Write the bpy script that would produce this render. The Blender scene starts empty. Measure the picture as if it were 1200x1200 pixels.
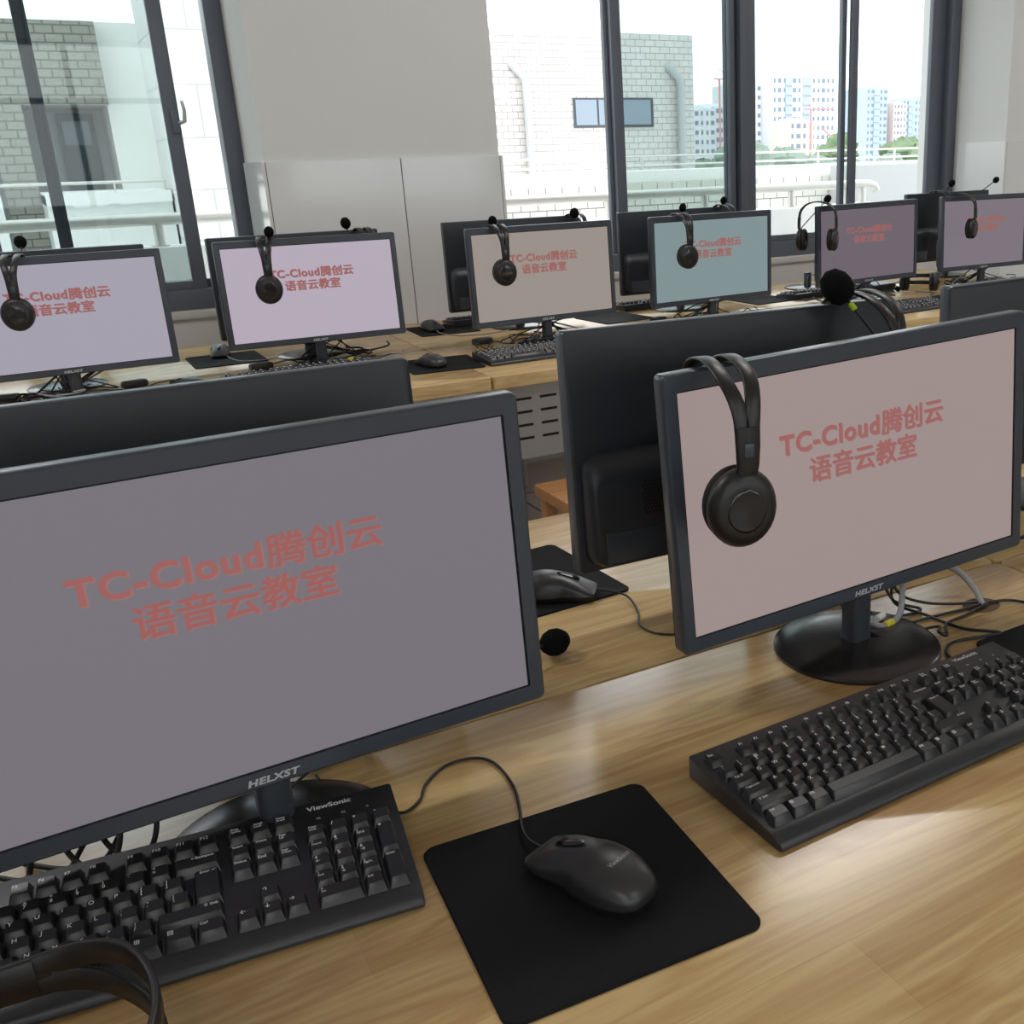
import bpy, bmesh, math, random
from mathutils import Vector, Matrix
random.seed(7)
PI = math.pi
S = bpy.context.scene
C = S.collection
DZ = 0.75            # desk top height

# ------------------------------------------------------------------ materials
def lin(c):
    return tuple(((x/255)/12.92 if x/255 <= .04045 else ((x/255+.055)/1.055)**2.4) for x in c)

def mat(name, col, rough=.5, metal=0, spec=.5, emit=None, estr=1, coat=0, bump=0, bscale=200, var=0, vscale=4):
    m = bpy.data.materials.new(name); m.use_nodes = True
    nt = m.node_tree; b = nt.nodes['Principled BSDF']
    c = lin(col)
    b.inputs['Base Color'].default_value = (*c, 1)
    b.inputs['Roughness'].default_value = rough
    b.inputs['Metallic'].default_value = metal
    b.inputs['Specular IOR Level'].default_value = spec
    b.inputs['Coat Weight'].default_value = coat
    if emit:
        b.inputs['Emission Color'].default_value = (*lin(emit), 1)
        b.inputs['Emission Strength'].default_value = estr
    tc = nt.nodes.new('ShaderNodeTexCoord')
    if bump:
        n = nt.nodes.new('ShaderNodeTexNoise'); n.inputs['Scale'].default_value = bscale
        nt.links.new(tc.outputs['Object'], n.inputs['Vector'])
        bp = nt.nodes.new('ShaderNodeBump'); bp.inputs['Strength'].default_value = bump
        bp.inputs['Distance'].default_value = .001
        nt.links.new(n.outputs['Fac'], bp.inputs['Height']); nt.links.new(bp.outputs['Normal'], b.inputs['Normal'])
    if var:
        n = nt.nodes.new('ShaderNodeTexNoise'); n.inputs['Scale'].default_value = vscale; n.inputs['Detail'].default_value = 6
        nt.links.new(tc.outputs['Object'], n.inputs['Vector'])
        mx = nt.nodes.new('ShaderNodeMix'); mx.data_type = 'RGBA'
        nt.links.new(n.outputs['Fac'], mx.inputs['Factor'])
        mx.inputs['A'].default_value = (*[x*(1-var) for x in c], 1)
        mx.inputs['B'].default_value = (*[min(1, x*(1+var)) for x in c], 1)
        nt.links.new(mx.outputs['Result'], b.inputs['Base Color'])
    return m

def ramp(nt, fac, stops):
    r = nt.nodes.new('ShaderNodeValToRGB')
    e = r.color_ramp.elements
    while len(e) < len(stops): e.new(.5)
    for k, (p, c) in enumerate(stops):
        e[k].position = p; e[k].color = (*lin(c), 1)
    nt.links.new(fac, r.inputs['Fac'])
    return r

def wood_mat(name, dark, light, rough=.3):
    m = bpy.data.materials.new(name); m.use_nodes = True
    nt = m.node_tree; b = nt.nodes['Principled BSDF']
    tc = nt.nodes.new('ShaderNodeTexCoord')
    def mp(scale, rz=0):
        q = nt.nodes.new('ShaderNodeMapping'); q.inputs['Scale'].default_value = scale; q.inputs['Rotation'].default_value = (0, 0, rz)
        nt.links.new(tc.outputs['Object'], q.inputs['Vector']); return q.outputs['Vector']
    # broad cathedral grain, stretched along the desk's length
    w = nt.nodes.new('ShaderNodeTexNoise'); w.inputs['Scale'].default_value = 1; w.inputs['Detail'].default_value = 3; w.inputs['Distortion'].default_value = .9
    nt.links.new(mp((2.0, 15, 15)), w.inputs['Vector'])
    mu = nt.nodes.new('ShaderNodeMath'); mu.operation = 'MULTIPLY'; mu.inputs[1].default_value = 6
    nt.links.new(w.outputs['Fac'], mu.inputs[0])
    fr = nt.nodes.new('ShaderNodeMath'); fr.operation = 'PINGPONG'; fr.inputs[1].default_value = .5
    nt.links.new(mu.outputs[0], fr.inputs[0])
    f = nt.nodes.new('ShaderNodeTexNoise'); f.inputs['Scale'].default_value = 1; f.inputs['Detail'].default_value = 8
    nt.links.new(mp((9, 210, 210)), f.inputs['Vector'])
    # staves of the solid board: narrow planks with their own tone
    br = nt.nodes.new('ShaderNodeTexBrick'); br.offset = .37; br.inputs['Scale'].default_value = 1
    br.inputs['Brick Width'].default_value = .9; br.inputs['Row Height'].default_value = .085
    br.inputs['Mortar Size'].default_value = .0006; br.inputs['Mortar Smooth'].default_value = .3
    br.inputs['Color1'].default_value = (.25, .25, .25, 1); br.inputs['Color2'].default_value = (.8, .8, .8, 1); br.inputs['Mortar'].default_value = (.3, .3, .3, 1)
    nt.links.new(mp((1, 1, 1)), br.inputs['Vector'])
    a1 = nt.nodes.new('ShaderNodeMath'); a1.operation = 'MULTIPLY_ADD'; a1.inputs[1].default_value = .55
    nt.links.new(fr.outputs[0], a1.inputs[0])
    a2 = nt.nodes.new('ShaderNodeMath'); a2.operation = 'MULTIPLY_ADD'; a2.inputs[1].default_value = .45
    nt.links.new(f.outputs['Fac'], a2.inputs[0])
    a3 = nt.nodes.new('ShaderNodeMath'); a3.operation = 'MULTIPLY'; a3.inputs[1].default_value = .42
    nt.links.new(br.outputs['Color'], a3.inputs[0])
    nt.links.new(a3.outputs[0], a2.inputs[2]); nt.links.new(a2.outputs[0], a1.inputs[2])
    r = ramp(nt, a1.outputs[0], [(.22, dark), (.8, light)])
    nt.links.new(r.outputs['Color'], b.inputs['Base Color'])
    b.inputs['Roughness'].default_value = rough
    b.inputs['Specular IOR Level'].default_value = .5
    return m

def brick_mat(name, c1, c2, mortar, bw, bh, ms, scale=1, rough=.7, axis='XZ', offset=.5):
    m = bpy.data.materials.new(name); m.use_nodes = True
    nt = m.node_tree; b = nt.nodes['Principled BSDF']
    tc = nt.nodes.new('ShaderNodeTexCoord')
    sx = nt.nodes.new('ShaderNodeSeparateXYZ'); nt.links.new(tc.outputs['Object'], sx.inputs[0])
    cx = nt.nodes.new('ShaderNodeCombineXYZ')
    ad = nt.nodes.new('ShaderNodeMath'); ad.operation = 'ADD'
    nt.links.new(sx.outputs['X'], ad.inputs[0]); nt.links.new(sx.outputs['Y'], ad.inputs[1])
    nt.links.new(ad.outputs[0] if axis == 'XZ' else sx.outputs['X'], cx.inputs['X'])
    nt.links.new(sx.outputs['Z'] if axis == 'XZ' else sx.outputs['Y'], cx.inputs['Y'])
    br = nt.nodes.new('ShaderNodeTexBrick'); br.offset = offset
    br.inputs['Scale'].default_value = scale; br.inputs['Brick Width'].default_value = bw; br.inputs['Row Height'].default_value = bh
    br.inputs['Mortar Size'].default_value = ms; br.inputs['Mortar Smooth'].default_value = .1
    br.inputs['Color1'].default_value = (*lin(c1), 1); br.inputs['Color2'].default_value = (*lin(c2), 1); br.inputs['Mortar'].default_value = (*lin(mortar), 1)
    nt.links.new(cx.outputs[0], br.inputs['Vector'])
    nt.links.new(br.outputs['Color'], b.inputs['Base Color'])
    b.inputs['Roughness'].default_value = rough
    return m

def glass_mat(name, tint, refl=1.0):
    m = bpy.data.materials.new(name); m.use_nodes = True
    nt = m.node_tree; nt.nodes.remove(nt.nodes['Principled BSDF'])
    out = nt.nodes['Material Output']
    t = nt.nodes.new('ShaderNodeBsdfTransparent'); t.inputs['Color'].default_value = (*tint, 1)
    g = nt.nodes.new('ShaderNodeBsdfGlossy'); g.inputs['Roughness'].default_value = .02
    f = nt.nodes.new('ShaderNodeFresnel'); f.inputs['IOR'].default_value = 1.5
    mu = nt.nodes.new('ShaderNodeMath'); mu.operation = 'MULTIPLY'; mu.inputs[1].default_value = refl
    ge = nt.nodes.new('ShaderNodeNewGeometry'); iv = nt.nodes.new('ShaderNodeMath'); iv.operation = 'SUBTRACT'; iv.inputs[0].default_value = 1
    nt.links.new(ge.outputs['Backfacing'], iv.inputs[1])
    m2 = nt.nodes.new('ShaderNodeMath'); m2.operation = 'MULTIPLY'
    nt.links.new(f.outputs[0], m2.inputs[0]); nt.links.new(iv.outputs[0], m2.inputs[1]); nt.links.new(m2.outputs[0], mu.inputs[0])
    mx = nt.nodes.new('ShaderNodeMixShader')
    nt.links.new(mu.outputs[0], mx.inputs[0]); nt.links.new(t.outputs[0], mx.inputs[1]); nt.links.new(g.outputs[0], mx.inputs[2])
    nt.links.new(mx.outputs[0], out.inputs['Surface'])
    return m

M = dict(
    wood=wood_mat('desk_wood', (168, 127, 79), (211, 181, 128), .23),
    edge=wood_mat('desk_edge_wood', (180, 130, 76), (222, 180, 120), .4),
    wall=mat('painted_wall', (221, 222, 220), .8, bump=.05, bscale=60, var=.02),
    tile=mat('glazed_wall_tile', (222, 224, 224), .09, spec=.5),
    tileedge=mat('tile_joint', (120, 116, 112), .8),
    lower=mat('lower_wall_paint', (214, 211, 205), .7, var=.02),
    sill=mat('sill_stone', (206, 203, 196), .4),
    floor=brick_mat('floor_tile', (176, 160, 148), (184, 168, 155), (70, 60, 55), .8, .8, .006, rough=.35, axis='XY', offset=0),
    ceil=mat('ceiling_paint', (225, 225, 222), .9),
    frame=mat('window_frame_aluminium', (92, 98, 109), .4, spec=.6),
    steel=mat('bright_steel', (200, 200, 198), .25, metal=1),
    black=mat('monitor_black_plastic', (52, 56, 64), .38, spec=.6, bump=.15, bscale=900),
    bezel=mat('bezel_plastic', (60, 66, 76), .3, spec=.6),
    back=mat('monitor_back_plastic', (40, 44, 52), .42, spec=.5, bump=.12, bscale=1200),
    base=mat('stand_base_gloss', (40, 38, 38), .25, spec=.6, bump=.05, bscale=500),
    dark=mat('dark_recess', (14, 14, 16), .6),
    kb=mat('keyboard_body_plastic', (42, 43, 47), .38, spec=.6, bump=.1, bscale=900),
    key=mat('keycap_plastic', (36, 37, 41), .34, spec=.6),
    legend=mat('key_legend_paint', (236, 236, 238), .6),
    pad=mat('mouse_pad_cloth', (24, 24, 25), .85, spec=.25, bump=.4, bscale=1500),
    mouse=mat('mouse_satin_plastic', (44, 44, 47), .36, spec=.65),
    mdark=mat('mouse_side_rubber', (22, 21, 21), .5),
    gloss=mat('gloss_black_plastic', (22, 22, 24), .1, spec=.7),
    grille=mat('silver_trim', (190, 190, 192), .3, metal=.7),
    hs=mat('headset_black_plastic', (27, 25, 26), .4, spec=.55),
    hspad=mat('headset_cushion', (18, 17, 17), .7),
    foam=mat('microphone_foam', (20, 20, 22), .98, spec=.1, bump=.8, bscale=700),
    lime=mat('lime_band', (190, 215, 40), .5),
    cable=mat('black_cable_rubber', (26, 24, 24), .45),
    gcable=mat('grey_cable_rubber', (150, 150, 152), .5),
    yellow=mat('yellow_tag', (225, 205, 50), .5),
    whitep=mat('white_plastic', (225, 224, 220), .4),
    metalw=mat('white_powder_coated_metal', (214, 214, 212), .45),
    metalg=mat('grey_slotted_panel', (186, 188, 189), .5),
    stool=wood_mat('stool_wood', (160, 108, 66), (190, 140, 92), .4),
    logo=mat('silver_lettering', (205, 208, 214), .35, metal=.3),
    glass=glass_mat('clear_window_glass', (.93, .95, .95)),
    tint=glass_mat('green_tinted_window_glass', (.70, .755, .75), 1.3),
    exw=mat('exterior_white_render', (232, 231, 228), .8, var=.02),
    exg=mat('exterior_grey_render', (176, 177, 177), .8),
    extile=brick_mat('white_facade_tile', (204, 200, 197), (197, 193, 189), (150, 145, 141), .16, .085, .006),
    extile2=brick_mat('beige_facade_tile', (158, 156, 147), (150, 148, 140), (108, 106, 100), .15, .075, .007),
    exbig=brick_mat('large_parapet_tile', (216, 214, 205), (211, 209, 200), (120, 116, 112), .165, .128, .0045),
    exwing=brick_mat('pale_wing_panel', (218, 217, 214), (214, 212, 210), (186, 184, 182), .62, .42, .008),
    exwin=mat('facade_window_glass', (120, 134, 148), .08, spec=.8),
    exdark=mat('facade_opening_dark', (70, 74, 80), .6),
    door=mat('dark_green_door', (62, 82, 86), .4),
    rail=mat('railing_steel', (215, 212, 206), .35, metal=.6),
    hole=mat('desk_hole_brown', (92, 66, 40), .7),
    leaf=mat('tree_hazed_foliage', (118, 136, 104), .9, var=.35, vscale=.6),  # both foliage greens greyed and lightened, distance haze put into the colour
    leaf2=mat('far_tree_hazed_foliage', (132, 148, 136), .9, var=.25, vscale=.3),
    trunk=mat('tree_bark', (90, 78, 66), .9),
    ground=mat('far_ground', (150, 156, 140), .9, var=.2, vscale=.05),
    tower=mat('tower_hazed_render', (224, 226, 232), .8),  # pale tower walls and windows, lightened further to imitate distance haze
    towerb=mat('tower_hazed_blue_render', (186, 198, 216), .8),
    towerp=mat('tower_hazed_pink_render', (228, 206, 200), .8),
    towin=mat('tower_hazed_windows', (132, 144, 166), .4),
    crane=mat('crane_hazed_red', (222, 150, 152), .6),  # red faded to pink, haze mixed into the paint colour
)
# glossy tile joints stay plain; keycap fronts use the same plastic
SCREEN = {}
def screen_mat(name, col):
    m = mat('display_' + name, (12, 12, 13), .5, spec=.3, emit=col, estr=1)
    return m
TXT = {}

# ------------------------------------------------------------------ object helpers
def props(o, label=None, cat=None, group=None, kind=None):
    if label: o['label'] = label
    if cat: o['category'] = cat
    if group: o['group'] = group
    if kind: o['kind'] = kind
    return o

def root(name, loc=(0, 0, 0), rz=0, label=None, cat=None, group=None, kind=None):
    o = bpy.data.objects.new(name, None); C.objects.link(o)
    o.empty_display_size = .05
    o.location = loc; o.rotation_euler = (0, 0, rz)
    return props(o, label, cat, group, kind)

def smooth(me, angle=35):
    for p in me.polygons: p.use_smooth = True
    me.set_sharp_from_angle(angle=math.radians(angle))

class MB:
    def __init__(s): s.bm = bmesh.new(); s.mats = []; s.mi = 0
    def use(s, m):
        if m not in s.mats: s.mats.append(m)
        s.mi = s.mats.index(m); return s
    def _v(s, pts): return [s.bm.verts.new(p) for p in pts]
    def face(s, vs):
        try:
            f = s.bm.faces.new(vs); f.material_index = s.mi; return f
        except ValueError: return None
    def loops(s, L, cap0=True, cap1=True, closed=True):
        """bridge successive loops of points"""
        R = [s._v(l) for l in L]; n = len(R[0])
        for a, b in zip(R, R[1:]):
            for i in range(n if closed else n-1):
                j = (i+1) % n
                s.face([a[i], a[j], b[j], b[i]])
        if cap0: s.face(R[0][::-1])
        if cap1: s.face(R[-1])
        return s
    def box(s, x0, x1, y0, y1, z0, z1, bev=0):
        if bev <= 0:
            return s.loops([[(x0, y0, z0), (x1, y0, z0), (x1, y1, z0), (x0, y1, z0)], [(x0, y0, z1), (x1, y0, z1), (x1, y1, z1), (x0, y1, z1)]])
        b = min(bev, (x1-x0)/2.01, (y1-y0)/2.01, (z1-z0)/2.01)
        def L(i, z): return rrect(x0+i, x1-i, y0+i, y1-i, b*1.0, z, 3)
        return s.loops([L(b*.7, z0), L(b*.2, z0+b*.3), L(0, z0+b), L(0, z1-b), L(b*.2, z1-b*.3), L(b*.7, z1)])
    def tube(s, pts, r, n=8, caps=True):
        pts = [Vector(p) for p in pts]; L = []
        up = None
        for i, p in enumerate(pts):
            d = (pts[min(i+1, len(pts)-1)] - pts[max(i-1, 0)])
            if d.length < 1e-9: d = Vector((0, 0, 1))
            d.normalize()
            if up is None:
                up = Vector((0, 0, 1)) if abs(d.z) < .9 else Vector((1, 0, 0))
            a = d.cross(up)
            if a.length < 1e-6: a = d.orthogonal()
            a.normalize(); up = a.cross(d).normalized()
            rr = r[i] if isinstance(r, (list, tuple)) else r
            L.append([p + a*math.cos(t)*rr + up*math.sin(t)*rr for t in [2*PI*k/n for k in range(n)]])
        return s.loops([[tuple(q) for q in l] for l in L], caps, caps)
    def lathe(s, prof, n=32, cx=0, cy=0, sx=1, sy=1, caps=(True, True)):
        return s.loops([[(cx+r*sx*math.cos(2*PI*k/n), cy+r*sy*math.sin(2*PI*k/n), z) for k in range(n)] for r, z in prof], *caps)
    def ribbon(s, pts, side, w, t):
        """flat band: pts centre line, side = width direction per point, w width, t thickness"""
        L = []
        for i, p in enumerate(pts):
            p = Vector(p); d = Vector(pts[min(i+1, len(pts)-1)]) - Vector(pts[max(i-1, 0)]); d.normalize()
            sd = Vector(side[i] if isinstance(side, list) else side).normalized()
            nrm = d.cross(sd).normalized()
            ww = (w[i] if isinstance(w, list) else w)/2; tt = t/2
            L.append([tuple(p + sd*a + nrm*b) for a, b in ((-ww, -tt*.4), (-ww*.85, -tt), (ww*.85, -tt), (ww, -tt*.4), (ww, tt*.4), (ww*.85, tt), (-ww*.85, tt), (-ww, tt*.4))])
        return s.loops(L)
    def add(s, verts, faces, mtx=None):
        vs = s._v([tuple(mtx @ Vector(v)) if mtx else v for v in verts])
        for f in faces: s.face([vs[i] for i in f])
        return s
    def build(s, name, m=None, parent=None, sm=35, **kw):
        me = bpy.data.meshes.new(name)
        bmesh.ops.recalc_face_normals(s.bm, faces=s.bm.faces)
        s.bm.to_mesh(me); s.bm.free()
        for q in (s.mats or [m]): me.materials.append(q)
        if sm: smooth(me, sm)
        o = bpy.data.objects.new(name, me); C.objects.link(o)
        if parent: o.parent = parent
        return props(o, **kw)

def rrect(x0, x1, y0, y1, r, z, n=4):
    P = []
    for cx, cy, a in ((x1-r, y1-r, 0), (x0+r, y1-r, 90), (x0+r, y0+r, 180), (x1-r, y0+r, 270)):
        for k in range(n+1):
            t = math.radians(a + 90*k/n); P.append((cx+r*math.cos(t), cy+r*math.sin(t), z))
    return P
def rrect_xz(x0, x1, z0, z1, r, y, n=4):
    return [(a, y, b) for a, b, _ in rrect(x0, x1, z0, z1, r, 0, n)]

def copy_tree(o, parent=None):
    c = o.copy(); C.objects.link(c); c.parent = parent
    if parent is not None: c.matrix_parent_inverse = o.matrix_parent_inverse
    for ch in o.children: copy_tree(ch, c)
    return c

def cat_rom(P, n=8):
    P = [Vector(p) for p in P]; Q = [P[0]*2-P[1]] + P + [P[-1]*2-P[-2]]; out = []
    for i in range(1, len(Q)-2):
        a, b, c, d = Q[i-1:i+3]
        for k in range(n):
            t = k/n
            out.append(.5*((2*b) + (c-a)*t + (2*a-5*b+4*c-d)*t*t + (3*b-3*c+d-a)*t**3))
    out.append(P[-1]); return [tuple(p) for p in out]

_tc = {}
def text_mesh(body, offset=0.0, shear=0, spacing=1.0, line=.85):
    """triangulated flat lettering at size 1, origin at left baseline; returns verts, faces, bbox"""
    k = (body, offset, shear, spacing, line)
    if k in _tc: return _tc[k]
    cu = bpy.data.curves.new('lettering', 'FONT'); cu.body = body; cu.size = 1; cu.offset = offset; cu.shear = shear
    cu.space_character = spacing; cu.space_line = line; cu.resolution_u = 3; cu.fill_mode = 'FRONT'
    ob = bpy.data.objects.new('lettering', cu); C.objects.link(ob)
    bpy.context.view_layer.update()
    me = ob.evaluated_get(bpy.context.evaluated_depsgraph_get()).to_mesh()
    V = [tuple(v.co) for v in me.vertices]; F = [tuple(p.vertices) for p in me.polygons]
    bpy.data.objects.remove(ob); bpy.data.curves.remove(cu)
    xs = [v[0] for v in V] or [0, 1]; ys = [v[1] for v in V] or [0, 1]
    _tc[k] = (V, F, (min(xs), max(xs), min(ys), max(ys))); return _tc[k]

def put_text(mb, body, x0, x1, z0, z1, y, **kw):
    """lettering fitted to a box of a vertical XZ plane at depth y, facing -Y"""
    V, F, (a, b, c, d) = text_mesh(body, **kw)
    sx = (x1-x0)/(b-a); sz = (z1-z0)/(d-c)
    mb.add([(x0+(v[0]-a)*sx, y, z0+(v[1]-c)*sz) for v in V], F)

# ------------------------------------------------------------------ MONITOR
W, H, ZB = .5357, .3172, .0742
def make_monitor():
    t = root('computer_monitor')
    b = MB(); RB = .105; yc = .0165
    b.lathe([(RB, 0), (RB, .0035), (RB-.003, .0055), (.07, .009), (.03, .0125), (.001, .013)], 48, 0, yc)
    b.build('stand_base', M['base'], t)
    n = MB()
    n.loops([[(x, y, z) for x, y, _ in rrect(-w, w, .004, .004+d, .008, 0, 3)] for w, d, z in ((.0165, .030, .009), (.0155, .029, .03), (.015, .028, .105))])
    n.build('stand_neck', M['black'], t)
    h = MB()
    def L(i, y, r=.006, j=None): return rrect_xz(-W/2+i, W/2-i, i, H-i, r, y)
    sx, sb, st = .0155, .017, .0195
    inner = lambda y, e=0: rrect_xz(-W/2+sx+e, W/2-sx-e, sb+e, H-st-e, .0012, y)
    h.loops([inner(.0040), inner(.0006), rrect_xz(-W/2+.0022, W/2-.0022, .0022, H-.0022, .005, 0), L(.0006, .0012), L(0, .003), L(0, .019), L(.0015, .0225), L(.006, .0235)], cap0=True)
    hs = h.build('housing', M['bezel'], t)
    s = MB()
    s.box(-W/2+sx+.0020, W/2-sx-.0020, .0022, .0030, sb+.0016, H-st-.0020)
    sc = s.build('screen', SCREEN['M3'], hs, sm=0)
    sb_ = MB(); sb_.box(-W/2+sx-.0004, W/2-sx+.0004, .0031, .0038, sb-.0004, H-st+.0004); sb_.build('screen_border', M['dark'], hs, sm=0)
    tx = MB()
    # shadow then letters, sitting just in front of the panel
    for dx, dz, y, m in ((.0019, -.0016, .0019, TXT['soft']), (0, 0, .0015, TXT['red'])):
        tx.use(m)
        put_text(tx, 'TC-Cloud', -W/2+.1440+dx, -W/2+.2905+dx, .2022+dz, .2262+dz, y, offset=.028, spacing=1.1)
        for ex in (-.00055, 0, .00055):
            for ez in (-.00035, .00035):
                put_text(tx, '腾创云', -W/2+.2945+dx+ex, -W/2+.3925+dx+ex, .1995+dz+ez, .2292+dz+ez, y, offset=0)
                put_text(tx, '语音云教室', -W/2+.1850+dx+ex, -W/2+.3485+dx+ex, .1632+dz+ez, .1932+dz+ez, y, offset=0)
    tx.build('screen_lettering', None, hs, sm=0)
    lg = MB()
    put_text(lg, 'HELXST', -.0232, .0225, .0048, .0118, -.0004, offset=.045, shear=.2, spacing=1.1)
    lg.build('bezel_lettering', M['logo'], hs, sm=0)
    # rear cover: thicker lower part with a rounded shoulder
    bk = MB()
    def K(i, z1, y): return rrect_xz(-.258+i, .258-i, .008+i*.3, z1, .022, y)
    bk.loops([K(0, .160, .022), K(.001, .158, .028), K(.003, .146, .040), K(.007, .134, .046), K(.011, .128, .048)], cap0=False)
    bc = bk.build('rear_cover', M['back'], hs)
    pl = MB(); pl.loops([L(.001, .0226, .005), L(.004, .0240, .005)]); pl.build('rear_panel', M['back'], hs)
    v = MB()
    for i in range(9):
        for j in range(5):
            x = .155+j*.0055+(i % 2)*.0027; z = .075+i*.0052
            v.box(x-.0016, x+.0016, .0478, .0484, z-.0016, z+.0016)
    v.build('vent_grille', M['dark'], hs, sm=0)
    p = MB()
    for i in range(5):
        x = .02+i*.018
        p.lathe([(.0045, .030), (.0045, .047)], 10, x, .0455)
        p.lathe([(.003, .047), (.003, .055)], 8, x+.003, .0455)
    p.build('port_panel', M['dark'], hs)
    q_ = MB(); q_.box(.150, .238, .046, .0490, .014, .056, .003); q_.build('service_cover', M['bezel'], hs)
    hg = MB(); hg.box(-.04, .04, .030, .052, .006, .05, .004); hg.build('stand_mount', M['black'], hs)
    return t

def place_housing(t, tilt, roll):
    for h in t.children:
        if h.name.startswith('housing'):
            h.matrix_local = Matrix.Translation((0, 0, ZB)) @ Matrix.Rotation(-tilt, 4, 'X') @ Matrix.Translation((0, 0, H/2)) @ Matrix.Rotation(-roll, 4, 'Y') @ Matrix.Translation((0, 0, -H/2))

TXT['red'] = screen_mat('lettering_red', (156, 95, 92))
TXT['soft'] = screen_mat('lettering_soft_red', (146, 110, 110))
for k, c in dict(ML=(118, 113, 120), MR=(156, 140, 137), M1=(163, 158, 172), M2=(180, 168, 183), M3=(152, 143, 136), M4=(128, 145, 147), M5=(108, 98, 107), M6=(122, 113, 122)).items():
    SCREEN[k] = screen_mat(k, c)
SCREEN['off'] = SCREEN['M5']
mon0 = make_monitor()
MON = dict(
    ML=(.1059, .8926, .0266, .0265, .0063, 'near left computer monitor with grey screen, keyboard pushed against its base'),
    MR=(.8124, .909, -.0069, .0444, .0303, 'near right computer monitor with beige pink screen and a headset over its top edge'),
    M1=(.072, 3.3044, .0166, .0263, .0018, 'far row monitor with pale grey screen, cut by the left edge of the photo'),
    M2=(.7569, 3.3928, -.0229, .0308, -.0011, 'far row monitor with lilac screen in front of the wall pillar'),
    M3=(1.4929, 3.3046, .041, .0271, -.0019, 'far row monitor with beige screen, keyboard below it'),
    M4=(2.1718, 3.3141, .0323, .0022, .001, 'far row monitor with blue green screen'),
    M5=(2.9776, 3.378, .0103, .0213, .0094, 'far row monitor with dark mauve screen and headset hung over its left corner'),
    M6=(3.6847, 3.4095, .0044, .0449, -.009, 'far row monitor with mauve grey screen, cut by the right edge of the photo'),
)
first = True
MONO = {}
for k, (x, y, r, ti, ro, lab) in MON.items():
    t = mon0 if first else copy_tree(mon0); first = False
    t.location = (x, y, DZ); t.rotation_euler = (0, 0, r)
    place_housing(t, ti, ro)
    props(t, lab, 'monitor', 'monitors facing the camera')
    MONO[k] = t
    for h in t.children:
        for s in h.children:
            if s.name.startswith('screen') and not s.name.startswith(('screen_l', 'screen_b')):
                s.data = s.data.copy() if s is not mon0 else s.data
                s.data.materials[0] = SCREEN[k]
RT = .0235
REAR = dict(
    BR=(.8184, 1.1421, -.0186, .0604, -.0118, 'black back of the monitor standing behind the near right monitor'),
    BL=(.082, 1.125, 0, .03, 0, 'black back of the monitor standing behind the near left monitor'),
    BQ=(1.49, 1.165, 0, .03, 0, 'monitor back showing only its left edge at the right side of the photo'),
    B1=(.055, 3.53, 0, .0, 0, 'monitor back standing behind the pale grey far monitor at the left'),
    B2=(.770, 3.60, 0, .0, 0, 'monitor back standing behind the far monitor with lilac screen'),
    B3=(1.565, 3.70, 0, .0, 0, 'monitor back standing behind the far monitor with beige screen'),
    B4=(2.262, 3.68, 0, .0, 0, 'monitor back standing behind the far monitor with blue green screen'),
    B6=(3.83, 3.77, 0, .0, 0, 'monitor back standing between the two mauve far monitors'),
)
for k, (x, y, r, ti, ro, lab) in REAR.items():
    t = copy_tree(mon0)
    t.location = (x, y+.046, DZ); t.rotation_euler = (0, 0, r+PI)
    place_housing(t, -ti, -ro)
    props(t, lab, 'monitor', 'monitors turned with their backs to the camera')
    MONO[k] = t
    for h in t.children:
        for s in h.children:
            if s.name.startswith('screen') and not s.name.startswith(('screen_l', 'screen_b')):
                s.data = s.data.copy(); s.data.materials[0] = SCREEN['off']

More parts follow.
